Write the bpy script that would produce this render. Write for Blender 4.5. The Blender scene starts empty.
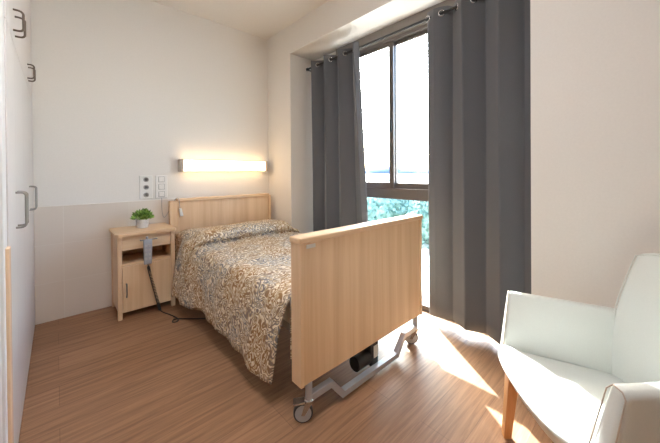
import bpy, bmesh, math, random
from mathutils import Vector, Matrix
random.seed(7)
S = bpy.context.scene
COL = S.collection
PI = math.pi

# ------------------------------------------------------------------ helpers
def lin(c):
    f = lambda v: v / 12.92 if v <= .04045 else ((v + .055) / 1.055) ** 2.4
    return tuple(f(v / 255) for v in c) + (1,)

def mat(name):
    m = bpy.data.materials.new(name); m.use_nodes = True
    nt = m.node_tree
    return m, nt, nt.nodes['Principled BSDF'], nt.nodes['Material Output']

def N(nt, kind, **kw):
    n = nt.nodes.new(kind)
    for k, v in kw.items():
        if k in n.inputs.keys(): n.inputs[k].default_value = v
        else: setattr(n, k, v)
    return n

def plain(name, rgb, rough=.5, metal=0, spec=.5, bump=0, bscale=60, var=0.0):
    m, nt, p, o = mat(name)
    p.inputs['Base Color'].default_value = lin(rgb)
    p.inputs['Roughness'].default_value = rough
    p.inputs['Metallic'].default_value = metal
    p.inputs['Specular IOR Level'].default_value = spec
    tc = N(nt, 'ShaderNodeTexCoord')
    nz = N(nt, 'ShaderNodeTexNoise', Scale=bscale, Detail=3.0)
    nt.links.new(tc.outputs['Object'], nz.inputs['Vector'])
    if bump:
        b = N(nt, 'ShaderNodeBump', Strength=bump, Distance=.002)
        nt.links.new(nz.outputs['Fac'], b.inputs['Height']); nt.links.new(b.outputs['Normal'], p.inputs['Normal'])
    r = N(nt, 'ShaderNodeValToRGB')
    c = lin(rgb); v = max(var, .015)
    r.color_ramp.elements[0].color = tuple(x * (1 - v) for x in c[:3]) + (1,)
    r.color_ramp.elements[1].color = tuple(min(1, x * (1 + v)) for x in c[:3]) + (1,)
    r.color_ramp.elements[0].position = .3; r.color_ramp.elements[1].position = .7
    nt.links.new(nz.outputs['Fac'], r.inputs['Fac']); nt.links.new(r.outputs['Color'], p.inputs['Base Color'])
    return m

def wood(name, c0, c1, grain, rough=.4, dens=70):
    """grain = axis along which the fibres run"""
    m, nt, p, o = mat(name)
    tc = N(nt, 'ShaderNodeTexCoord')
    mp = N(nt, 'ShaderNodeMapping')
    sc = [dens, dens, dens]; sc['XYZ'.index(grain)] = dens * .03
    mp.inputs['Scale'].default_value = sc
    n1 = N(nt, 'ShaderNodeTexNoise', Scale=1.0, Detail=4.0, Roughness=.6)
    n2 = N(nt, 'ShaderNodeTexNoise', Scale=.22, Detail=2.0)
    mx = N(nt, 'ShaderNodeMath', operation='MULTIPLY_ADD'); mx.inputs[1].default_value = .5
    r = N(nt, 'ShaderNodeValToRGB')
    r.color_ramp.elements[0].color = lin(c0); r.color_ramp.elements[1].color = lin(c1)
    r.color_ramp.elements[0].position = .55; r.color_ramp.elements[1].position = .95
    L = nt.links.new
    L(tc.outputs['Object'], mp.inputs['Vector']); L(mp.outputs['Vector'], n1.inputs['Vector']); L(mp.outputs['Vector'], n2.inputs['Vector'])
    L(n1.outputs['Fac'], mx.inputs[0]); L(n2.outputs['Fac'], mx.inputs[2]); L(mx.outputs[0], r.inputs['Fac'])
    L(r.outputs['Color'], p.inputs['Base Color'])
    p.inputs['Roughness'].default_value = rough
    return m

def emit(name, rgb, strength):
    m, nt, p, o = mat(name)
    p.inputs['Base Color'].default_value = lin((240, 235, 225))
    p.inputs['Emission Color'].default_value = lin(rgb)
    p.inputs['Emission Strength'].default_value = strength
    return m

OFF = {}
def build(name, bm, m, parent=None, smooth=False, mods=None, loc=None):
    """one bmesh (in world or thing space) -> one mesh object"""
    if parent is not None: o_ = OFF[parent]
    elif loc is not None: o_ = Vector(loc)
    else: o_ = Vector((0, 0, 0))
    if o_.length: bmesh.ops.translate(bm, verts=bm.verts, vec=-o_)
    bmesh.ops.recalc_face_normals(bm, faces=bm.faces)
    me = bpy.data.meshes.new(name); bm.to_mesh(me); bm.free()
    for ma in (m if isinstance(m, (list, tuple)) else [m]): me.materials.append(ma)
    if smooth:
        for p in me.polygons: p.use_smooth = True
    ob = bpy.data.objects.new(name, me); COL.objects.link(ob)
    if parent is not None: ob.parent = parent
    elif loc is not None: ob.location = loc
    OFF[ob] = o_
    if smooth == 'auto':
        me.set_sharp_from_angle(angle=math.radians(35))
    return ob

def thing(name, label, cat, loc, rz=0, group=None, local=False):
    o = bpy.data.objects.new(name, None); COL.objects.link(o)
    o.location = loc; o.rotation_euler = (0, 0, rz); o.empty_display_size = .1
    OFF[o] = Vector((0, 0, 0)) if local else Vector(loc)
    return tag(o, label, cat, group)

def tag(o, label, cat, group=None):
    o['label'] = label; o['category'] = cat
    if group: o['group'] = group
    return o

def struct(o): o['kind'] = 'structure'; return o

def BM(): return bmesh.new()

def box(bm, x0, x1, y0, y1, z0, z1, bev=0, seg=2):
    vs = bmesh.ops.create_cube(bm, size=1)['verts']
    for v in vs:
        v.co = Vector((x0 + (v.co.x + .5) * (x1 - x0), y0 + (v.co.y + .5) * (y1 - y0), z0 + (v.co.z + .5) * (z1 - z0)))
    if bev:
        es = list({e for v in vs for e in v.link_edges})
        bmesh.ops.bevel(bm, geom=es, offset=bev, segments=seg, affect='EDGES', profile=.5)
    return bm

def bx(*a, **k): return box(BM(), *a, **k)

def hexa(bm, c8, bev=0, seg=3, cuts=0):
    """c8: bottom loop of 4 then top loop of 4"""
    vs = [bm.verts.new(Vector(c)) for c in c8]
    fs = [(3, 2, 1, 0), (4, 5, 6, 7), (0, 1, 5, 4), (1, 2, 6, 5), (2, 3, 7, 6), (3, 0, 4, 7)]
    for f in fs: bm.faces.new([vs[i] for i in f])
    bmesh.ops.recalc_face_normals(bm, faces=bm.faces)
    if bev: bmesh.ops.bevel(bm, geom=list({e for v in vs for e in v.link_edges}), offset=bev, segments=seg, affect='EDGES', profile=.5)
    return bm

def tube(bm, pts, r, n=10, closed=False, square=False):
    pts = [Vector(p) for p in pts]; k = len(pts)
    rs = r if isinstance(r, (list, tuple)) else [r] * k
    if square: n = 4
    rings = []; up = None
    for i, p in enumerate(pts):
        a = pts[(i - 1) % k] if (closed or i > 0) else p
        b = pts[(i + 1) % k] if (closed or i < k - 1) else p
        d1 = (p - a).normalized() if (p - a).length > 1e-9 else (b - p).normalized()
        d2 = (b - p).normalized() if (b - p).length > 1e-9 else d1
        t = (d1 + d2).normalized()
        if up is None:
            up = Vector((0, 0, 1)) if abs(t.z) < .9 else Vector((0, 1, 0))
        s = t.cross(up).normalized(); u = s.cross(t).normalized(); up = u
        mit = 1 / max(.5, d1.dot(t))
        ring = []
        for j in range(n):
            an = 2 * PI * (j + (.5 if square else 0)) / n
            q = rs[i] * (math.sqrt(2) if square else 1)
            ring.append(bm.verts.new(p + s * (math.cos(an) * q * mit) + u * (math.sin(an) * q * mit)))
        rings.append(ring)
    m = k if closed else k - 1
    for i in range(m):
        A, B = rings[i], rings[(i + 1) % k]
        for j in range(n): bm.faces.new((A[j], A[(j + 1) % n], B[(j + 1) % n], B[j]))
    if not closed:
        bm.faces.new(rings[0][::-1]); bm.faces.new(rings[-1])
    return bm

def lathe(bm, prof, n=24, M=None):
    rings = []
    for r, z in prof:
        rings.append([bm.verts.new(Vector((r * math.cos(2 * PI * j / n), r * math.sin(2 * PI * j / n), z))) for j in range(n)])
    for A, B in zip(rings, rings[1:]):
        for j in range(n): bm.faces.new((A[j], A[(j + 1) % n], B[(j + 1) % n], B[j]))
    bm.faces.new(rings[0][::-1]); bm.faces.new(rings[-1])
    if M is not None:
        for R in rings:
            for v in R: v.co = M @ v.co
    return bm

def smoothpts(pts, it=3):
    pts = [Vector(p) for p in pts]
    for _ in range(it):
        q = [pts[0]]
        for a, b in zip(pts, pts[1:]): q += [a * .75 + b * .25, a * .25 + b * .75]
        pts = q + [pts[-1]]
    return pts

def grid(bm, f, nu, nv):
    vs = [[bm.verts.new(Vector(f(i / nu, j / nv))) for j in range(nv + 1)] for i in range(nu + 1)]
    for i in range(nu):
        for j in range(nv): bm.faces.new((vs[i][j], vs[i + 1][j], vs[i + 1][j + 1], vs[i][j + 1]))
    return vs

def sstep(a, b, x):
    t = min(1, max(0, (x - a) / (b - a))); return t * t * (3 - 2 * t)

# ------------------------------------------------------------------ materials
M_wall = plain('wall_paint', (226, 222, 216), .75, bump=.12, bscale=90)
M_ceil = plain('ceiling_paint', (224, 220, 214), .8, bump=.08, bscale=90)
M_white_metal = plain('white_trim', (228, 228, 226), .4)
M_lacq = plain('wardrobe_lacquer', (216, 211, 208), .35)
M_grey_plate = plain('white_plastic', (226, 224, 220), .35)
M_plastic_grey = plain('grey_plastic', (158, 160, 166), .45)
M_dark_socket = plain('socket_dark_grey', (120, 118, 116), .5)  # mid grey for socket recesses and rocker surrounds
M_steel = plain('brushed_steel', (150, 146, 142), .32, metal=.9)
M_bronze = plain('dark_handle_steel', (104, 92, 82), .35, metal=.7)
M_silver = plain('silver_paint', (176, 176, 180), .38, metal=.35)
M_chrome = plain('chrome', (200, 200, 202), .15, metal=1)
M_black = plain('black_plastic', (26, 26, 28), .45)
M_rubber = plain('dark_rubber', (50, 48, 48), .6)
M_hub = plain('grey_hub', (172, 170, 170), .4)
M_cord = plain('black_cord', (30, 27, 26), .5)
M_leather = plain('white_leatherette', (208, 211, 207), .42, bump=.15, bscale=220, var=.01)
M_piping = plain('leather_piping', (186, 172, 158), .5)
M_beech = wood('beech_vertical', (212, 176, 138), (228, 197, 161), 'Z', .4)
M_beech_h = wood('beech_horizontal', (214, 179, 141), (228, 198, 162), 'X', .38)
M_beech_y = wood('beech_depth', (190, 146, 102), (208, 168, 126), 'Y', .4)
M_oakleg = wood('chair_leg_wood', (190, 130, 78), (216, 160, 104), 'Z', .4)
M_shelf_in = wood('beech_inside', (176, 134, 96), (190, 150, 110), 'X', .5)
M_frame = plain('bronze_aluminium', (98, 90, 85), .38, metal=.3)
M_frame_b = plain('shutter_box', (128, 121, 116), .5)
M_pot = plain('concrete_pot', (200, 198, 196), .6, bump=.2, bscale=80, var=.08)
M_cap = plain('lamp_end_cap', (186, 172, 160), .4, metal=.3)
M_sock = plain('socket_rim', (176, 172, 168), .4)
M_hole = plain('dark_pin', (60, 58, 58), .5)

def m_leaf():
    m, nt, p, o = mat('plant_leaf'); L = nt.links.new
    g = N(nt, 'ShaderNodeTexNoise', Scale=38.0, Detail=2.0); tc = N(nt, 'ShaderNodeTexCoord')
    r = N(nt, 'ShaderNodeValToRGB')
    r.color_ramp.elements[0].color = lin((70, 112, 42)); r.color_ramp.elements[1].color = lin((160, 196, 96))
    r.color_ramp.elements[0].position = .35; r.color_ramp.elements[1].position = .65
    L(tc.outputs['Object'], g.inputs['Vector']); L(g.outputs['Fac'], r.inputs['Fac']); L(r.outputs['Color'], p.inputs['Base Color'])
    p.inputs['Roughness'].default_value = .5
    return m
M_leaf = m_leaf()

def m_floor():
    m, nt, p, o = mat('laminate_floor'); L = nt.links.new
    tc = N(nt, 'ShaderNodeTexCoord')
    br = N(nt, 'ShaderNodeTexBrick', offset=.37, Scale=1.0)
    br.inputs['Brick Width'].default_value = 1.28; br.inputs['Row Height'].default_value = .19
    br.inputs['Mortar Size'].default_value = .0012; br.inputs['Bias'].default_value = 0
    br.inputs['Color1'].default_value = lin((146, 108, 80)); br.inputs['Color2'].default_value = lin((160, 121, 92))
    br.inputs['Mortar'].default_value = lin((126, 92, 69))
    mp = N(nt, 'ShaderNodeMapping'); mp.inputs['Scale'].default_value = (1.6, 30, 1)
    n1 = N(nt, 'ShaderNodeTexNoise', Scale=1.5, Detail=6.0, Roughness=.66, Distortion=.6)
    r = N(nt, 'ShaderNodeValToRGB')
    r.color_ramp.elements[0].color = (.60, .56, .54, 1); r.color_ramp.elements[1].color = (1.12, 1.12, 1.1, 1)
    r.color_ramp.elements[0].position = .33; r.color_ramp.elements[1].position = .62
    mix = N(nt, 'ShaderNodeMix', data_type='RGBA', blend_type='MULTIPLY'); mix.inputs['Factor'].default_value = .85
    L(tc.outputs['Object'], br.inputs['Vector']); L(tc.outputs['Object'], mp.inputs['Vector']); L(mp.outputs['Vector'], n1.inputs['Vector'])
    L(n1.outputs['Fac'], r.inputs['Fac']); L(br.outputs['Color'], mix.inputs['A']); L(r.outputs['Color'], mix.inputs['B'])
    L(mix.outputs['Result'], p.inputs['Base Color'])
    p.inputs['Roughness'].default_value = .5; p.inputs['Specular IOR Level'].default_value = .35
    return m
M_floor = m_floor()

def m_tiles():
    m, nt, p, o = mat('cream_wall_tiles'); L = nt.links.new
    tc = N(nt, 'ShaderNodeTexCoord')
    mp = N(nt, 'ShaderNodeMapping'); mp.inputs['Rotation'].default_value = (-PI / 2, 0, 0)
    sp = N(nt, 'ShaderNodeSeparateXYZ'); cb = N(nt, 'ShaderNodeCombineXYZ')
    br = N(nt, 'ShaderNodeTexBrick', offset=0, Scale=1.0)
    br.inputs['Brick Width'].default_value = .46; br.inputs['Row Height'].default_value = .3137
    br.inputs['Mortar Size'].default_value = .0025; br.inputs['Mortar Smooth'].default_value = .3
    br.inputs['Color1'].default_value = lin((218, 208, 197)); br.inputs['Color2'].default_value = lin((223, 214, 204))
    br.inputs['Mortar'].default_value = lin((226, 219, 210))
    nz = N(nt, 'ShaderNodeTexNoise', Scale=3.0, Detail=5.0)
    mix = N(nt, 'ShaderNodeMix', data_type='RGBA', blend_type='MULTIPLY'); mix.inputs['Factor'].default_value = .35
    r = N(nt, 'ShaderNodeValToRGB'); r.color_ramp.elements[0].color = (.86, .84, .82, 1)
    L(tc.outputs['Object'], sp.inputs[0])
    ax = N(nt, 'ShaderNodeMath', operation='ADD'); ax.inputs[1].default_value = -.04 + .46 * 4
    L(sp.outputs['X'], ax.inputs[0]); L(ax.outputs[0], cb.inputs['X']); L(sp.outputs['Z'], cb.inputs['Y'])
    L(cb.outputs[0], br.inputs['Vector']); L(tc.outputs['Object'], nz.inputs['Vector']); L(nz.outputs['Fac'], r.inputs['Fac'])
    L(br.outputs['Color'], mix.inputs['A']); L(r.outputs['Color'], mix.inputs['B']); L(mix.outputs['Result'], p.inputs['Base Color'])
    p.inputs['Roughness'].default_value = .35
    return m
M_tile = m_tiles()

def m_spread():
    m, nt, p, o = mat('damask_bedspread'); L = nt.links.new
    tc = N(nt, 'ShaderNodeUVMap'); tc.uv_map = 'UVMap'
    nz = N(nt, 'ShaderNodeTexNoise', Scale=15.0, Detail=1.5, Roughness=.35, Distortion=.8)
    mu = N(nt, 'ShaderNodeMath', operation='MULTIPLY'); mu.inputs[1].default_value = 9
    fr = N(nt, 'ShaderNodeMath', operation='FRACT')
    r = N(nt, 'ShaderNodeValToRGB'); e = r.color_ramp.elements
    e[0].position = .40; e[0].color = (0, 0, 0, 1); e[1].position = .52; e[1].color = (1, 1, 1, 1)
    a = e.new(.90); a.color = (1, 1, 1, 1); b = e.new(1.0); b.color = (0, 0, 0, 1)
    n2 = N(nt, 'ShaderNodeTexNoise', Scale=3.2, Detail=2.0)
    r2 = N(nt, 'ShaderNodeValToRGB'); e2 = r2.color_ramp.elements
    e2[0].position = .42; e2[0].color = lin((146, 108, 66)); e2[1].position = .60; e2[1].color = lin((118, 114, 114))
    vo = N(nt, 'ShaderNodeTexNoise', Scale=44.0, Detail=2.0)
    r3 = N(nt, 'ShaderNodeValToRGB'); e3 = r3.color_ramp.elements
    e3[0].position = .40; e3[0].color = lin((184, 158, 120)); e3[1].position = .55; e3[1].color = lin((228, 214, 190))
    mix = N(nt, 'ShaderNodeMix', data_type='RGBA')
    for n in (nz, n2, vo): L(tc.outputs['UV'], n.inputs['Vector'])
    L(nz.outputs['Fac'], mu.inputs[0]); L(mu.outputs[0], fr.inputs[0]); L(fr.outputs[0], r.inputs['Fac'])
    L(n2.outputs['Fac'], r2.inputs['Fac']); L(vo.outputs['Fac'], r3.inputs['Fac'])
    L(r.outputs['Color'], mix.inputs['Factor']); L(r2.outputs['Color'], mix.inputs['A']); L(r3.outputs['Color'], mix.inputs['B'])
    L(mix.outputs['Result'], p.inputs['Base Color'])
    p.inputs['Roughness'].default_value = .75
    bp = N(nt, 'ShaderNodeBump', Strength=.25, Distance=.003); L(r.outputs['Color'], bp.inputs['Height']); L(bp.outputs['Normal'], p.inputs['Normal'])
    return m
M_spread = m_spread()

def m_curtain():
    m, nt, p, o = mat('grey_curtain_cloth'); L = nt.links.new
    tc = N(nt, 'ShaderNodeTexCoord'); mp = N(nt, 'ShaderNodeMapping'); mp.inputs['Scale'].default_value = (400, 400, 300)
    nz = N(nt, 'ShaderNodeTexNoise', Scale=1.0, Detail=2.0)
    r = N(nt, 'ShaderNodeValToRGB'); r.color_ramp.elements[0].color = lin((84, 85, 89)); r.color_ramp.elements[1].color = lin((98, 99, 103))
    L(tc.outputs['Object'], mp.inputs['Vector']); L(mp.outputs['Vector'], nz.inputs['Vector']); L(nz.outputs['Fac'], r.inputs['Fac'])
    L(r.outputs['Color'], p.inputs['Base Color']); p.inputs['Roughness'].default_value = 2.6
    p.inputs['Sheen Weight'].default_value = .15
    return m
M_curt = m_curtain()

def m_glass(name, tint):
    m, nt, p, o = mat(name); L = nt.links.new
    nt.nodes.remove(p)
    tr = N(nt, 'ShaderNodeBsdfTransparent'); tr.inputs['Color'].default_value = tint
    gl = N(nt, 'ShaderNodeBsdfGlossy', Roughness=.02)
    fz = N(nt, 'ShaderNodeLayerWeight', Blend=.5); mx = N(nt, 'ShaderNodeMixShader')
    pw = N(nt, 'ShaderNodeMath', operation='POWER'); pw.inputs[1].default_value = 5
    ml = N(nt, 'ShaderNodeMath', operation='MULTIPLY_ADD'); ml.inputs[1].default_value = .5; ml.inputs[2].default_value = .03
    L(fz.outputs['Facing'], pw.inputs[0]); L(pw.outputs[0], ml.inputs[0]); L(ml.outputs[0], mx.inputs[0]); L(tr.outputs[0], mx.inputs[1]); L(gl.outputs[0], mx.inputs[2]); L(mx.outputs[0], o.inputs['Surface'])
    return m
M_glass = m_glass('clear_glass', (.95, .98, .98, 1))
M_glass_low = m_glass('tinted_glass', (.84, .94, .97, 1))

def m_hedge(name, a, b, s):
    m, nt, p, o = mat(name); L = nt.links.new
    tc = N(nt, 'ShaderNodeTexCoord'); nz = N(nt, 'ShaderNodeTexNoise', Scale=s, Detail=4.0)
    r = N(nt, 'ShaderNodeValToRGB'); r.color_ramp.elements[0].color = lin(a); r.color_ramp.elements[1].color = lin(b)
    r.color_ramp.elements[0].position = .35; r.color_ramp.elements[1].position = .65
    L(tc.outputs['Object'], nz.inputs['Vector']); L(nz.outputs['Fac'], r.inputs['Fac']); L(r.outputs['Color'], p.inputs['Base Color'])
    p.inputs['Roughness'].default_value = 2.6
    return m
M_hedge = m_hedge('hedge_leaves', (62, 88, 78), (128, 152, 138), 9)
M_ground = m_hedge('pale_paving', (170, 166, 158), (190, 186, 178), 2)
M_hill = m_hedge('distant_hill', (58, 72, 92), (76, 90, 108), .05)
M_render = plain('pale_render', (214, 208, 198), .8)
M_lamp = emit('lamp_diffuser', (255, 216, 162), 5.2)
M_fill_panel = emit('fill_diffuser', (250, 251, 255), 30)  # glowing face of the added fill panel

# ------------------------------------------------------------------ camera
cam = bpy.data.cameras.new('camera'); co = bpy.data.objects.new('camera', cam); COL.objects.link(co)
f_, yaw, yc, pitch, roll = 297.7622, .7433, 174.4622, .0067, .0077
F0 = Vector((math.sin(yaw), math.cos(yaw), 0)); R0 = Vector((math.cos(yaw), -math.sin(yaw), 0)); U0 = Vector((0, 0, 1))
Fv = F0 * math.cos(pitch) - U0 * math.sin(pitch); U1 = U0 * math.cos(pitch) + F0 * math.sin(pitch)
Rv = R0 * math.cos(roll) - U1 * math.sin(roll); Uv = U1 * math.cos(roll) + R0 * math.sin(roll)
mw = Matrix((Rv, Uv, -Fv)).transposed().to_4x4(); mw.translation = Vector((0, 0, 1.2)); co.matrix_world = mw
cam.sensor_width = 36; cam.sensor_fit = 'HORIZONTAL'; cam.lens = f_ / 660 * 36; cam.shift_y = -(221.5 - yc) / 660
cam.clip_start = .02; cam.clip_end = 2000
S.camera = co

# ------------------------------------------------------------------ setting
W, D, H = 2.01, 3.354, 2.907
XL, YF = -1.6, -2.0                       # far-left wall behind the partition, wall behind the camera
JL, JR, SO, XO = 2.855, .479, 2.583, 2.56
JW = 2.42 # window recess: jambs, soffit, outer face
struct(build('floor', bx(XL, XO, YF, D + .1, -.06, 0), M_floor))
struct(build('ceiling', bx(XL - .1, XO, YF - .1, D + .1, H, H + .1), M_ceil))
struct(build('wall_back', bx(XL - .1, XO, D, D + .12, 0, H), M_wall))
struct(build('wall_left', bx(XL - .1, XL, YF, D, 0, H), M_wall))
struct(build('wall_front', bx(XL - .1, XO, YF - .1, YF, 0, H), M_wall))
b = BM(); box(b, W, XO, JL, D, 0, H); box(b, W, XO, YF, JR, 0, H); box(b, W, XO, JR, JL, SO, H); box(b, 2.36, XO, JW, JL, 0, SO)  # infill beside the window is added, unseen, to cut skylight on the jamb
struct(build('wall_right', b, M_wall))
# tiled dado on the back wall
struct(build('trim_1', bx(-.136, W, D - .012, D, 0, .941, bev=.002), M_tile))
# short partition that ends beside the wardrobe, with its corner guard and timber dado
struct(build('wall_partition', bx(XL, -.155, 1.565, 1.66, 0, H), M_wall))
b = BM(); box(b, -.155, -.140, 1.560, 1.66, .0, H, bev=.003); box(b, -.200, -.150, 1.552, 1.566, .0, H, bev=.003)
struct(build('trim_2', b, M_white_metal))
b = BM(); box(b, -1.2, -.168, 1.535, 1.556, 0, .93, bev=.003); box(b, -.142, -.130, 1.600, 1.655, 0, .93, bev=.003)
struct(build('trim_3', b, M_beech))

# window (sliding, bronze aluminium) in the recess
win = bpy.data.objects.new('window_1', None); COL.objects.link(win); win.location = (2.40, 1.667, 0); win['kind'] = 'structure'
OFF[win] = Vector((2.40, 1.667, 0))
b = BM(); box(b, 2.325, 2.45, JR, JW, 2.462, SO, bev=.004)
build('shutter_box', b, M_frame_b, win)
b = BM()
for (y0, y1, z0, z1) in ((JR, JR + .05, 0, 2.462), (JW - .05, JW, 0, 2.462), (JR + .05, JW - .05, 2.43, 2.462), (JR + .05, JW - .05, 0, .045)):
    box(b, 2.33, 2.40, y0, y1, z0, z1, bev=.003)
build('outer_frame', b, M_frame, win)
b = BM(); box(b, 2.33, 2.372, JR + .05, JW - .05, .945, 1.045, bev=.004)
build('transom', b, M_frame, win)
def sash(y0, y1, x0, w0, w1, rail):
    s = BM(); z0, z1 = 1.045, 2.43
    for a in ((y0, y0 + w0, z0, z1), (y1 - w1, y1, z0, z1), (y0 + w0, y1 - w1, z0, z0 + rail), (y0 + w0, y1 - w1, z1 - .035, z1)):
        box(s, x0, x0 + .026, *a, bev=.003)
    fr = build('sash', s, M_frame, win)
    build('pane', bx(x0 + .010, x0 + .016, y0 + w0, y1 - w1, z0 + rail, z1 - .035), M_glass, fr)
    return fr
s1 = sash(1.655, JW - .05, 2.334, .05, .05, .058)
sash(JR + .05, 1.70, 2.364, .05, .05, .052)
build('latch', bx(2.318, 2.335, 1.668, 1.688, 1.58, 1.70, bev=.004), M_black, s1)
build('lower_pane', bx(2.352, 2.358, JR + .05, JW - .05, .045, .945), M_glass_low, win)

# outside
struct(build('ground', bx(XO, 160, -60, 160, -.25, -.12), M_ground))
b = BM()
for i in range(26):
    a = math.radians(8 + i * 3.2); d = 420
    h = 12 + 3 * math.sin(i * .9) + 2 * math.sin(i * 2.3)
    bmesh.ops.create_icosphere(b, subdivisions=2, radius=1, matrix=Matrix.Translation((d * math.cos(a), d * math.sin(a), -6)) @ Matrix.Diagonal((40, 40, h, 1)))
hl = build('hill', b, M_hill, smooth=True); struct(hl)

def hedge(cx, cy, rx, ry, h, label):
    b = BM(); rnd = random.Random(int(cx * 77 + cy * 13))
    for i in range(1500):
        u, v = rnd.uniform(0, 2 * PI), math.acos(rnd.uniform(0, 1))
        n = Vector((math.cos(u) * math.sin(v), math.sin(u) * math.sin(v), math.cos(v)))
        k = rnd.uniform(.8, 1.03)
        c = Vector((cx + n.x * rx * k, cy + n.y * ry * k, -.12 + max(0, n.z) ** .6 * h * k))
        d = Vector((rnd.uniform(-1, 1), rnd.uniform(-1, 1), rnd.uniform(-.4, 1))).normalized(); e = d.orthogonal().normalized()
        L = .10; w = .035
        q = [b.verts.new(c - d * L * .5), b.verts.new(c + e * w), b.verts.new(c + d * L * .5), b.verts.new(c - e * w)]
        b.faces.new(q)
    lv = lambda: None
    bmesh.ops.create_icosphere(b, subdivisions=3, radius=1, matrix=Matrix.Translation((cx, cy, -.12 + h * .42)) @ Matrix.Diagonal((rx * .86, ry * .86, h * .5, 1)))
    o = build('garden_shrub', b, M_hedge, loc=(cx, cy, -.12))
    tag(o, label, 'shrub', 'shrubs outside the window')
for i, (cx, cy, rx, ry, h) in enumerate([(5.6, 4.15, .7, .75, 1.05), (5.2, 2.72, .55, .55, .98), (7.0, 3.1, .55, .6, 1.0), (7.4, 5.6, .9, .9, 1.1), (4.9, 1.6, .55, .55, .9)]):
    hedge(cx, cy, rx, ry, h, 'bluish green shrub seen through the lower window pane between the grey curtains')

# ------------------------------------------------------------------ wardrobe units
def wardrobe(y0, y1, seam, label, inset):
    t = thing('wardrobe', label, 'wardrobe', (-.45, (y0 + y1) / 2, 0))
    b = BM(); box(b, -.75, -.158, y0, y1, .06, H - .012); box(b, -.75, -.19, y0, y1, .0, .06)
    build('carcass', b, M_lacq, t)
    for (a, c, side) in ((y0, seam, 1), (seam, y1, -1)):
        hy = seam - side * .042
        for (z0, z1, hz0, hz1) in ((.01, 1.795, .962, 1.120), (1.80, H - .015, 1.850, 1.942)):
            d = build('door', bx(-.156, -.136, a + .0015, c - .0015, z0, z1, bev=.0015), M_lacq, t)
            hb = BM()
            tube(hb, smoothpts([(-.138, hy, hz0), (-.112, hy, hz0), (-.103, hy, hz0 + .010), (-.103, hy, hz0 + .02), (-.103, hy, hz1 - .02), (-.103, hy, hz1 - .010), (-.112, hy, hz1), (-.138, hy, hz1)], 2), .0046, 8)
            build('handle', hb, M_steel if z0 < 1 else M_bronze, d, smooth=True)
wardrobe(1.665, 2.42, 1.985, 'tall off-white wardrobe unit nearer the viewer, two lower doors and two upper doors', 0)
wardrobe(2.422, D - .014, 2.885, 'tall off-white wardrobe unit standing against the tiled back wall', 0)

# ------------------------------------------------------------------ bed
bed = thing('care_bed', 'beech care bed with tall footboard on castors below the wall lamp', 'bed', (1.39, 2.2, 0))
# headboard
hb = build('headboard', bx(.895, 1.925, 3.235, 3.265, .30, .925, bev=.003), M_beech, bed)
build('top_rail', bx(.885, 1.935, 3.212, 3.282, .915, .948, bev=.006), M_beech_h, hb)
for a, c in ((.822, .895), (1.925, 1.962)):
    build('post', bx(a, c, 3.22, 3.28, .12, .928, bev=.006), M_beech, hb)
# footboard
fb = build('footboard', bx(.846, 1.879, 1.116, 1.178, .192, .872, bev=.002), M_beech, bed)
build('top_rail', bx(.822, 1.903, 1.101, 1.192, .866, .896, bev=.008, seg=3), M_beech_h, fb)
for a, c in ((.828, .848), (1.877, 1.897)):
    build('post', bx(a, c, 1.109, 1.186, .192, .868, bev=.003), M_beech, fb)
mp_ = build('maker_plate', bx(.868, .925, 1.1135, 1.117, .838, .857, bev=.0015), M_grey_plate, fb)
# frame, mattress
b = BM(); box(b, .92, .97, 1.18, 3.23, .34, .40, bev=.004); box(b, 1.76, 1.81, 1.18, 3.23, .34, .40, bev=.004)
for y in (1.25, 1.9, 2.55, 3.15): box(b, .97, 1.76, y, y + .04, .345, .395)
build('bed_frame', b, M_silver, bed)
build('mattress', bx(.885, 1.865, 1.235, 3.20, .40, .575, bev=.03, seg=3), M_grey_plate, bed, smooth='auto')
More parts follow.
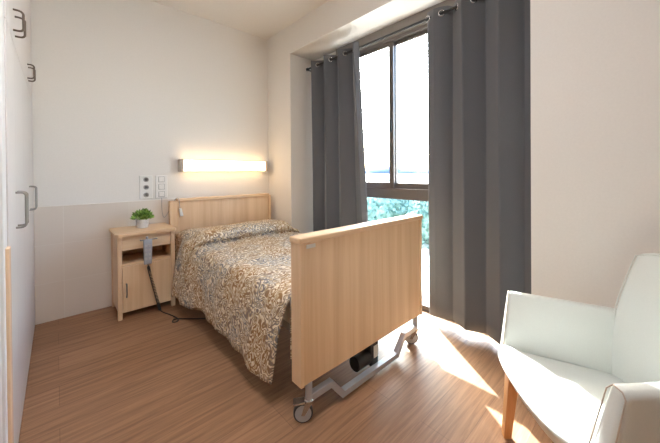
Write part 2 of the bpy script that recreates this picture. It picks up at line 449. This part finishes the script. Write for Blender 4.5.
# legs, crossbar and castors
def leg(x, y, top):
    b = BM(); tube(b, [(x, y, .10), (x, y, top)], .0175, 14)
    build('leg', b, M_silver, bed, smooth='auto')
def castor(x, y, ang):
    d = Vector((math.cos(ang), math.sin(ang), 0)); n = Vector((-d.y, d.x, 0))       # trailing direction, wheel axis
    c = Vector((x, y, 0)) + d * .028 + Vector((0, 0, .047))
    rot = Matrix((d, Vector((0, 0, 1)), -n)).transposed().to_4x4() if False else n.to_track_quat('Z', 'Y').to_matrix().to_4x4()
    fk = BM()
    lathe(fk, [(.0215, .096), (.0235, .099), (.0235, .108), (.019, .114)], 18, Matrix.Translation((x, y, 0)))
    for s in (-1, 1):
        o = n * (s * .0165)
        pts = [Vector((x, y, .098)) + o - d * .014, Vector((x, y, .098)) + o + d * .02, c + o + d * .010 - Vector((0, 0, .006)), c + o - d * .008 - Vector((0, 0, .006))]
        vs = [fk.verts.new(q + n * (s * .0018)) for q in pts]; ws = [fk.verts.new(q - n * (s * .0018)) for q in pts]
        fk.faces.new(vs); fk.faces.new(ws[::-1])
        for i in range(4): fk.faces.new((vs[i], vs[(i + 1) % 4], ws[(i + 1) % 4], ws[i]))
    k = build('castor', fk, M_chrome, bed)
    T = Matrix.Translation(c) @ rot
    w = BM(); lathe(w, [(.039, -.012), (.044, -.012), (.047, -.008), (.047, .008), (.044, .012), (.039, .012)], 28, T)
    build('tyre', w, M_rubber, k, smooth='auto')
    w = BM(); lathe(w, [(.004, -.0145), (.008, -.014), (.010, -.0135), (.0395, -.0126), (.0395, .0126), (.010, .0135), (.008, .014), (.004, .0145)], 24, T)
    build('hub', w, M_hub, k, smooth='auto')
    w = BM(); P = Vector((x, y, .098)) + d * .02
    hexa(w, [P - n * .02, P + n * .02, P + d * .055 + n * .022 - Vector((0, 0, .006)), P + d * .055 - n * .022 - Vector((0, 0, .006)),
             P - n * .02 + Vector((0, 0, .009)), P + n * .02 + Vector((0, 0, .009)), P + d * .055 + n * .022 + Vector((0, 0, .004)), P + d * .055 - n * .022 + Vector((0, 0, .004))], bev=.002)
    build('brake_pedal', w, M_chrome, k)
for x, a in ((.887, 2.50), (1.833, 2.25)):
    leg(x, 1.128, .194); castor(x, 1.128, a)
for x in (.945, 1.785):
    b = BM(); tube(b, [(x, 3.10, .10), (x, 3.10, .345)], .0175, 14); build('leg', b, M_silver, bed, smooth='auto'); castor(x, 3.10, 1.2)
b = BM(); tube(b, [(.895, 1.128, .117), (1.030, 1.128, .117), (1.100, 1.118, .034), (1.590, 1.118, .034), (1.690, 1.128, .117), (1.826, 1.128, .117)], .0155, square=True)
build('crossbar', b, M_silver, bed)
mo = build('actuator', bx(1.378, 1.452, 1.150, 1.23, .030, .165, bev=.006), M_black, bed)
b = BM(); lathe(b, [(.038, 0), (.042, .004), (.042, .11), (.038, .114)], 22, Matrix.Translation((1.268, 1.185, .078)) @ Matrix.Rotation(PI / 2, 4, 'Y'))
build('motor', b, M_black, mo, smooth='auto')
build('rating_label', bx(1.405, 1.446, 1.1475, 1.1505, .072, .145), M_grey_plate, mo)
b = BM(); tube(b, [(1.415, 1.195, .17), (1.415, 1.195, .36)], .012, 12); build('piston', b, M_silver, mo, smooth=True)

# bedspread
def spread():
    b = BM(); uv = b.loops.layers.uv.new('UVMap')
    x0, x1, yF, yH = .838, 1.90, 1.212, 3.165
    def top(x, y, dz=0):
        u = (x - x0) / (x1 - x0)
        z = .597
        e = sstep(-.03, .07, u) * (1 - sstep(.86, .98, u))
        z += dz * (.30 + .70 * e)
        z += .004 * math.sin(9 * x + 3 * y) * math.sin(5 * y + 1) + .002 * math.sin(23 * x - 11 * y)
        return z - .03 * sstep(.86, 1.0, u) - .012 * (1 - sstep(0, .05, u))
    def hemz(y): return .122 + .045 * sstep(1.5, 2.3, y) + .03 * math.sin((y - 1.3) * 3.3) * .6 + .20 * sstep(2.88, 3.16, y) + .012 * math.sin(y * 17)
    nS, nT = 16, 40
    P = []; Q = []
    # long section: flat mattress, a crease, then the roll over the pillow
    path = [(yF + (2.52 - yF) * i / 70, 0) for i in range(71)]
    path += [tuple(q)[:2] for q in smoothpts([(2.55, -.004, 0), (2.588, -.016, 0), (2.592, .004, 0), (2.565, .025, 0), (2.560, .062, 0), (2.585, .092, 0), (2.64, .106, 0), (2.76, .104, 0), (2.90, .086, 0), (3.04, .066, 0), (yH, .030, 0)], 2)]
    nY = len(path) - 1; run = 0
    for j, (y, dz) in enumerate(path):
        if j: run += math.hypot(y - path[j - 1][0], dz - path[j - 1][1])
        row = []; q = []
        zl = top(x0, y, dz); hz = hemz(y)
        for i in range(nS):
            k = 1 - i / nS                                   # 1 at hem
            drop = k ** 1.0
            z = zl + (hz - zl) * drop
            ys = y + (.10 * sstep(1.55, 1.2, y) - .03 * sstep(2.9, 3.16, y)) * drop
            wob = .012 * math.sin(y * 13 + 1) + .007 * math.sin(y * 29 + 2)
            near = 1 - .85 * sstep(2.80, 2.905, y)
            x = x0 - (.040 * min(1, math.sqrt(k * 2.2)) + (wob + .024) * k + .062 * math.exp(-((y - 2.74) / .26) ** 2) * math.sqrt(k)) * near
            row.append((x, ys, z)); q.append((-(zl - z), run + yF))
        for i in range(nT + 1):
            u = i / nT; x = x0 + (x1 - x0) * u
            row.append((x, y, top(x, y, dz))); q.append((x - x0, run + yF))
        zr = top(x1, y, dz)
        for i in range(1, 9):
            k = i / 8; z = zr + (.30 - zr) * k
            row.append((x1 + .022 * math.sqrt(k), y, z)); q.append((x1 - x0 + zr - z, run + yF))
        P.append([b.verts.new(Vector(c)) for c in row]); Q.append(q)
    n = len(P[0])
    def face(idx, QQ, VV):
        f = b.faces.new([VV[a][c] for a, c in idx])
        for l, (a, c) in zip(f.loops, idx): l[uv].uv = QQ[a][c]
    for j in range(nY):
        for i in range(n - 1): face([(j, i), (j, i + 1), (j + 1, i + 1), (j + 1, i)], Q, P)
    # flap that falls over the foot end of the mattress
    fl = [[P[0][nS + i] for i in range(nT + 1)]]; fq = [[Q[0][nS + i] for i in range(nT + 1)]]
    for r in range(1, 7):
        k = r / 6; rowv = []; rq = []
        for i in range(nT + 1):
            v0 = fl[0][i].co; z = v0.z - .30 * k
            rowv.append(b.verts.new(Vector((v0.x + .004, yF + .004 * math.sin(i * .9) * k - .003, z)))); rq.append((Q[0][nS + i][0], yF - .30 * k))
        fl.append(rowv); fq.append(rq)
    for r in range(6):
        for i in range(nT): face([(r, i), (r, i + 1), (r + 1, i + 1), (r + 1, i)], fq, fl)
    o = build('bedspread', b, M_spread, smooth=True, loc=(1.37, 2.2, .35))
    s = o.modifiers.new('thickness', 'SOLIDIFY'); s.thickness = .006; s.offset = -1
    tag(o, 'floral brown, cream and grey bedspread over mattress and pillow on the bed', 'bedspread')
spread()

# ------------------------------------------------------------------ bedside cabinet
ns = thing('bedside_cabinet', 'beech bedside cabinet with drawer, open niche and door, left of bed', 'bedside cabinet', (.57, 3.14, 0))
x0, x1, y0, y1 = .358, .788, 2.95, 3.335
b = BM()
ol = [(x0 - .013, y1), (x0 - .013, y0 + .0), (x0 + .005, y0 - .035), (x1 - .005, y0 - .035), (x1 + .013, y0), (x1 + .013, y1)]
lo = [b.verts.new((p[0], p[1], .684)) for p in ol]; hi = [b.verts.new((p[0], p[1], .710)) for p in ol]
b.faces.new(lo[::-1]); b.faces.new(hi)
for i in range(6): b.faces.new((lo[i], lo[(i + 1) % 6], hi[(i + 1) % 6], hi[i]))
bmesh.ops.bevel(b, geom=b.edges[:], offset=.004, segments=2, affect='EDGES')
build('cabinet_top', b, M_beech_h, ns)
for x in (x0, x1 - .032):
    for y in (y0, y1 - .032):
        build('leg', bx(x, x + .032, y, y + .032, 0, .685, bev=.004), M_beech, ns)
for x in (x0 + .008, x1 - .022):
    build('side_panel', bx(x, x + .014, y0 + .03, y1 - .03, .05, .684), M_beech, ns)
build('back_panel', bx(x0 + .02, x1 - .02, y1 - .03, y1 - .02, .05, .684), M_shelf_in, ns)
for z in (.435, .05): build('shelf', bx(x0 + .02, x1 - .02, y0 + .025, y1 - .03, z, z + .016), M_beech_h, ns)
dr = build('drawer', bx(x0 + .034, x1 - .034, y0 + .006, y0 + .26,   .566, .680, bev=.003), M_beech_h, ns)
b = BM(); tube(b, smoothpts([(.52, y0 + .008, .637), (.52, y0 - .022, .637), (.525, y0 - .024, .637), (.635, y0 - .024, .637), (.64, y0 - .022, .637), (.64, y0 + .008, .637)], 1), .005, 8)
build('handle', b, M_steel, dr, smooth=True)
do = build('door', bx(x0 + .034, x1 - .034, y0 + .006, y0 + .024, .054, .434, bev=.003), M_beech, ns)
b = BM(); tube(b, smoothpts([(.418, y0 + .008, .185), (.418, y0 - .018, .185), (.418, y0 - .02, .19), (.418, y0 - .02, .285), (.418, y0 - .018, .29), (.418, y0 + .008, .29)], 1), .005, 8)
build('handle', b, M_steel, do, smooth=True)

# hand control hooked over the drawer handle, with its coiled lead

hc = thing('hand_control', 'grey bed hand control hooked on the cabinet drawer with black coiled lead', 'remote control', (.575, 2.90, .43))
b = hexa(BM(), [(.536, 2.893, .435), (.594, 2.893, .435), (.594, 2.917, .435), (.536, 2.917, .435), (.533, 2.893, .645), (.597, 2.893, .645), (.597, 2.917, .645), (.533, 2.917, .645)], bev=.006)
bd = build('body', b, M_plastic_grey, hc, smooth='auto')
b = BM(); tube(b, smoothpts([(.563, 2.905, .640), (.563, 2.905, .662), (.563, 2.926, .664), (.563, 2.940, .655), (.563, 2.940, .62)], 2), .006, 8)
build('hook', b, M_plastic_grey, hc, smooth=True)
for i in range(4):
    for s in (0, 1):
        build('button', bx(.540 + s * .026, .559 + s * .026, 2.889, 2.8935, .475 + i * .036, .495 + i * .036, bev=.0015), M_hub, bd)
# coil
path = smoothpts([(.565, 2.905, .432), (.572, 2.90, .38), (.600, 2.90, .25), (.628, 2.895, .12), (.650, 2.90, .022)], 3)
b = BM(); hel = []
tot = len(path) - 1; turns = 46; steps = turns * 9
for i in range(steps + 1):
    q = i / steps * tot; k = min(int(q), tot - 1); c = path[k].lerp(path[k + 1], q - k)
    a = 2 * PI * turns * i / steps; rr = .0085 * sstep(.10, .2, i / steps) + .001
    hel.append(c + Vector((math.cos(a) * rr, math.sin(a) * rr, 0)))
tube(b, hel, .0032, 5)
build('coiled_lead', b, M_cord, hc, smooth=True)
b = BM(); tube(b, smoothpts([(.650, 2.90, .022), (.662, 2.87, .006), (.690, 2.80, .006), (.722, 2.69, .006), (.725, 2.62, .006), (.690, 2.60, .006), (.672, 2.63, .006), (.70, 2.66, .012), (.76, 2.62, .006), (.86, 2.52, .006), (1.02, 2.40, .006)], 3), .0045, 8)
build('floor_lead', b, M_cord, hc, smooth=True)

# plant on the cabinet
pl = thing('potted_plant', 'small green plant in a pale grey pot on the bedside cabinet', 'potted plant', (.575, 3.16, .710))
b = BM(); lathe(b, [(.040, .710), (.044, .712), (.053, .785), (.052, .788), (.046, .785), (.042, .776)], 24, Matrix.Translation((.575, 3.16, 0)))
build('pot', b, M_pot, pl, smooth='auto')
b = BM(); rnd = random.Random(5)
for i in range(420):
    u = rnd.uniform(0, 2 * PI); v = rnd.uniform(0, 1) ** .6 * 1.45
    n = Vector((math.cos(u) * math.sin(v), math.sin(u) * math.sin(v), math.cos(v) * 1.02))
    base = Vector((.575, 3.16, .785)); tip = base + n * rnd.uniform(.05, .092)
    d = (n + Vector((rnd.uniform(-.5, .5), rnd.uniform(-.5, .5), rnd.uniform(-.2, .6)))).normalized()
    e = d.cross(Vector((rnd.uniform(-1, 1), rnd.uniform(-1, 1), rnd.uniform(-1, 1)))).normalized(); L = rnd.uniform(.02, .036); w = L * .26
    g = d.cross(e) * L * .12
    q = [tip - d * L * .4, tip + e * w + g, tip + d * L * .6, tip - e * w + g]
    vs = [b.verts.new(c) for c in q]; mid = b.verts.new(tip)
    for a, c in ((0, 1), (1, 2), (2, 3), (3, 0)): b.faces.new((vs[a], vs[c], mid))
    if i % 6 == 0: tube(b, [base - Vector((0, 0, .02)) , base + n * .03, tip], .0012, 4)
build('foliage', b, M_leaf, pl)

# ------------------------------------------------------------------ wall fittings
yw = D
wl = thing('wall_lamp', 'long lit strip lamp on the wall above the headboard', 'lamp', (1.44, yw, 1.22))
build('housing', bx(.965, 1.918, 3.325, yw, 1.226, 1.341, bev=.004), M_silver, wl)
b = BM(); box(b, .963, 1.914, 3.262, 3.326, 1.226, 1.341, bev=.012, seg=3); build('diffuser', b, M_lamp, wl, smooth='auto')
for a, c in ((.930, .962), (1.915, 1.948)): build('end_cap', bx(a, c, 3.258, yw, 1.220, 1.347, bev=.006), M_cap, wl)
def plate(x0, x1, kind, label):
    t = thing('socket_panel' if kind else 'switch_panel', label, 'socket' if kind else 'switch', ((x0 + x1) / 2, yw, .955))
    build('plate', bx(x0, x1, yw - .012, yw, .957, 1.183, bev=.004), M_grey_plate, t)
    for z in (.996, 1.070, 1.144):
        xm = (x0 + x1) / 2
        if kind:
            b = BM(); T = Matrix.Translation((xm, yw - .0135, z)) @ Matrix.Rotation(PI / 2, 4, 'X')
            lathe(b, [(.016, -.006), (.0225, -.006), (.0235, 0), (.0225, .003), (.019, .003), (.0185, -.001), (.016, -.001)], 22, T)
            s = build('socket', b, M_sock, t, smooth='auto')
            b = BM(); lathe(b, [(.012, -.001), (.012, .0004)], 18, Matrix.Translation((xm, yw - .0121, z)) @ Matrix.Rotation(PI / 2, 4, 'X'))
            build('recess', b, M_dark_socket, s)
        else:
            s = build('rocker', bx(xm - .024, xm + .024, yw - .017, yw - .010, z - .024, z + .024, bev=.002), M_grey_plate, t)
            b = BM(); 
            for (a, c, e, g) in ((-.027, -.0245, -.027, .027), (.0245, .027, -.027, .027), (-.0245, .0245, -.027, -.0245), (-.0245, .0245, .0245, .027)):
                box(b, xm + a, xm + c, yw - .0135, yw - .0115, z + e, z + g)
            build('surround', b, M_dark_socket, s)
plate(.588, .697, True, 'white wall panel with three round sockets above the cabinet')
plate(.722, .829, False, 'white wall panel with three square rocker switches next to the headboard')
# call handset clipped on the headboard, its cord runs to the switch panel
ch = thing('call_handset', 'small white call handset hanging on the headboard by a thin cord', 'call button', (.912, 3.20, .79))
b = hexa(BM(), [(.905, 3.190, .775), (.935, 3.190, .775), (.935, 3.212, .775), (.905, 3.212, .775), (.897, 3.194, .853), (.921, 3.194, .853), (.921, 3.212, .853), (.897, 3.212, .853)], bev=.005)
build('body', b, M_grey_plate, ch, smooth='auto')
b = BM(); tube(b, smoothpts([(.907, 3.203, .851), (.900, 3.20, .915), (.897, 3.205, .955), (.885, 3.25, .958), (.87, 3.32, .90), (.80, 3.335, .74), (.776, 3.338, .80), (.776, 3.336, .962)], 3), .0025, 6)
build('cord', b, M_plastic_grey, ch, smooth=True)

# ------------------------------------------------------------------ curtains
RX, RZ = 2.215, 2.43
rod = thing('curtain_rod', 'dark curtain rod across the top of the window recess', 'curtain rod', (RX, 1.67, RZ))
b = BM(); tube(b, [(RX, JR + .02, RZ), (RX, JL - .06, RZ)], .011, 12); build('pole', b, M_black, rod, smooth='auto')
for y in (JL - .06, JR + .02):
    b = BM(); lathe(b, [(.012, -.012), (.017, -.008), (.017, .012), (.011, .016)], 14, Matrix.Translation((RX, y, RZ)) @ Matrix.Rotation(PI / 2, 4, 'X')); build('finial', b, M_black, rod, smooth='auto')
for y in (2.775, .52):
    b = BM(); box(b, RX - .004, 2.330, y - .006, y + .006, RZ - .022, RZ - .0115); box(b, 2.318, 2.331, y - .02, y + .02, RZ - .03, RZ + .03); build('bracket', b, M_black, rod)

def curtain(ya, yb, lam, label, amp, zb=.042, ease=0.0, lean=0.0, ph=0.0):
    """sheet hung on the rod from y = ya down to y = yb in waves of length lam"""
    t = thing('curtain', label, 'curtain', (RX, (ya + yb) / 2, .03), group=None)
    z1 = RZ + .052; n = (ya - yb) / lam
    def f(u, v):
        y = ya + (yb - ya) * u; z = zb + (z1 - zb) * v
        k = 1 - v
        th = 2 * PI * (n * u + ph)
        a = amp * (1 + .10 * k * math.sin(9 * u + 2)) * (1 - .4 * k)
        if ease: a *= ease + (1 - ease) * sstep(.35, .75, n * u)
        s = math.sin(th)
        x = RX - a * s + .006 * k
        yy = y - .012 * math.sin(2 * th) + lean * k * u ** 3
        return (x, yy, z + .008 * math.sin(7 * u) * k)
    b = BM(); grid(b, f, int(n * 24), 26)
    o = build('fabric', b, M_curt, t, smooth=True)
    s = o.modifiers.new('thickness', 'SOLIDIFY'); s.thickness = .003; s.offset = 0
    # eyelets where the sheet crosses the rod
    vv = (RZ - zb) / (z1 - zb); last = None
    for i in range(401):
        u = i / 400; p = Vector(f(u, vv)); d = p.x - RX
        if last is not None and d * last[0] < 0:
            q = (p + last[1]) / 2; tg = (p - last[1]).normalized(); nn = Vector((0, 0, 1)).cross(tg).normalized()
            R = nn.to_track_quat('Z', 'Y').to_matrix().to_4x4(); r = BM()
            pts = [Matrix.Translation((RX, q.y, RZ)) @ R @ Vector((.022 * math.cos(a * PI / 9), .022 * math.sin(a * PI / 9), 0)) for a in range(18)]
            tube(r, pts, .0055, 8, closed=True); build('eyelet', r, M_chrome, t, smooth=True)
        last = (d, p)
curtain(2.7645, 1.955, .218, 'dark grey eyelet curtain on the left side of the window, behind the bed', .056, lean=-.13, ph=-.25)
curtain(1.235, .505, .24, 'dark grey eyelet curtain on the right side of the window, behind the armchair', .060, ease=.25)

# ------------------------------------------------------------------ armchair
ac = thing('armchair', 'white leatherette armchair with pale wooden legs, half in sunlight beside the window', 'armchair', (1.35, .28, 0), math.radians(39), local=True)
def arm(s):
    b = BM()
    c = [(.262, .052, .285), (.165, -.42, .27), (.235, -.44, .27), (.338, .036, .285),
         (.310, -.002, .624), (.192, -.442, .598), (.245, -.465, .592), (.352, -.016, .614)]
    c = [(s * x, y, z) for x, y, z in c]
    if s < 0: c = [c[i] for i in (3, 2, 1, 0, 7, 6, 5, 4)]
    hexa(b, c, bev=.018, seg=5)
    o = build('armrest', b, M_leather, ac, smooth='auto')
    r = BM()
    fr = [(.266, .047, .31), (.305, .003, .600), (.318, -.004, .619), (.340, -.011, .613), (.348, -.012, .598), (.334, .033, .31)]
    tube(r, [(s * x, y - .002, z) for x, y, z in fr], .002, 6)
    build('piping', r, M_piping, o, smooth=True)
arm(1); arm(-1)
# seat cushion with a bowed front
b = BM()
def seat(u, v):
    hw = .276 - .030 * sstep(.10, .22, v) - .050 * v
    yf = .118 - .045 * abs(2 * u - 1) ** 2.5 - .03 * abs(2 * u - 1) ** 10
    y = yf + (-.37 - yf) * v
    return (2 * u - 1) * hw, y
zt = lambda u, v: .392 + .020 * (1 - (2 * u - 1) ** 4) * (1 - (2 * v - 1) ** 6) - .055 * v
n = 20
T = [[b.verts.new((*seat(i / n, j / n), zt(i / n, j / n))) for j in range(n + 1)] for i in range(n + 1)]
B = [[b.verts.new((seat(i / n, j / n)[0], seat(i / n, j / n)[1] - .04 * (1 - j / n) ** 3, .322)) for j in range(n + 1)] for i in range(n + 1)]
for i in range(n):
    for j in range(n):
        b.faces.new((T[i][j], T[i + 1][j], T[i + 1][j + 1], T[i][j + 1])); b.faces.new((B[i][j], B[i][j + 1], B[i + 1][j + 1], B[i + 1][j]))
    b.faces.new((T[i][0], B[i][0], B[i + 1][0], T[i + 1][0])); b.faces.new((T[i][n], T[i + 1][n], B[i + 1][n], B[i][n]))
    b.faces.new((T[0][i], T[0][i + 1], B[0][i + 1], B[0][i])); b.faces.new((T[n][i], B[n][i], B[n][i + 1], T[n][i + 1]))
rim = [e for e in b.edges if any(v in sum(([T[i][0], T[0][i], T[n][i]] for i in range(n + 1)), []) for v in e.verts) and all(v in sum(([T[i][0], T[0][i], T[n][i]] for i in range(n + 1)), []) for v in e.verts)]
bmesh.ops.recalc_face_normals(b, faces=b.faces)
rim = [e for e in rim if len(e.link_faces) == 2 and e.calc_face_angle(0) > .7]
bmesh.ops.bevel(b, geom=rim, offset=.022, segments=4, affect='EDGES', profile=.5)
st = build('seat_cushion', b, M_leather, ac, smooth='auto')
# backrest, curved in plan and leaning back
def back(u, v, side):
    hw = .205 + .012 * math.sin(PI * v) - .012 * v
    X = (2 * u - 1) * hw
    y = -.345 - .02 * v - .085 * v * v - .045 * (1 - (2 * u - 1) ** 2)
    z = .30 + .572 * v - .025 * (2 * u - 1) ** 4 * v
    return (X * (1 + .10 * side), y - .075 * side * (1 - .25 * v), z)
b = BM(); A = grid(b, lambda u, v: back(u, v, 0), 16, 14); C = grid(b, lambda u, v: back(u, v, 1), 16, 14)
for i in range(16):
    b.faces.new((A[i][0], C[i][0], C[i + 1][0], A[i + 1][0])); b.faces.new((A[i][14], A[i + 1][14], C[i + 1][14], C[i][14]))
for j in range(14):
    b.faces.new((A[0][j], A[0][j + 1], C[0][j + 1], C[0][j])); b.faces.new((A[16][j], C[16][j], C[16][j + 1], A[16][j + 1]))
bmesh.ops.recalc_face_normals(b, faces=b.faces)
ed = [e for e in b.edges if len(e.link_faces) == 2 and e.calc_face_angle(0) > .8]
bmesh.ops.bevel(b, geom=ed, offset=.016, segments=3, affect='EDGES', profile=.5)
bk = build('backrest', b, M_leather, ac, smooth='auto')
r = BM(); P = [back(0, v / 10, 0) for v in range(11)] + [back(u / 10, 1, 0) for u in range(1, 11)] + [back(1, 1 - v / 10, 0) for v in range(1, 11)]
tube(r, [(x * .985, y + .002, z - .004) for x, y, z in P], .0022, 6); build('piping', r, M_leather, bk, smooth=True)
for (lx, ly, tx, ty) in ((.214, .048, .190, .030), (-.214, .048, -.190, .030), (.19, -.47, .165, -.38), (-.19, -.47, -.165, -.38)):
    b = BM(); h0, h1 = .0155, .023
    hexa(b, [(lx - h0, ly - h0, 0), (lx + h0, ly - h0, 0), (lx + h0, ly + h0, 0), (lx - h0, ly + h0, 0),
             (tx - h1, ty - h1, .325), (tx + h1, ty - h1, .325), (tx + h1, ty + h1, .325), (tx - h1, ty + h1, .325)], bev=.003, seg=2)
    build('leg', b, M_oakleg, ac)

# ------------------------------------------------------------------ lights
cl = thing('fill_panel', 'added square fill light panel on the ceiling, out of view', 'lamp', (.30, .85, H))  # added out of view to lift the overall brightness of the room
build('housing', bx(.02, .58, .57, 1.13, H - .05, H, bev=.004), M_white_metal, cl)
build('diffuser', bx(.04, .56, .59, 1.11, H - .058, H - .049), M_fill_panel, cl)

sd = Vector((.450, .611, .650)).normalized()
sun = bpy.data.lights.new('sun', 'SUN'); sun.energy = 25; sun.angle = math.radians(.53); sun.color = (1, .985, .955)
so = bpy.data.objects.new('sun', sun); COL.objects.link(so); so.location = (8, 10, 12)
so.rotation_euler = sd.to_track_quat('Z', 'Y').to_euler()
w = bpy.data.worlds.new('sky'); S.world = w; w.use_nodes = True
nt = w.node_tree; bg = nt.nodes['Background']
sky = nt.nodes.new('ShaderNodeTexSky'); sky.sky_type = 'NISHITA'; sky.sun_disc = False
sky.sun_elevation = math.asin(sd.z); sky.sun_rotation = math.atan2(sd.x, sd.y); sky.dust_density = 3; sky.air_density = 1
nt.links.new(sky.outputs[0], bg.inputs['Color']); bg.inputs['Strength'].default_value = 2.6

S.view_settings.view_transform = 'Standard'; S.view_settings.look = 'None'
S.view_settings.exposure = .52; S.view_settings.gamma = 1; S.view_settings.use_curve_mapping = False
S.cycles.max_bounces = 14; S.cycles.diffuse_bounces = 8; S.cycles.transparent_max_bounces = 12
S.cycles.sample_clamp_indirect = 6
S.cycles.use_denoising = True
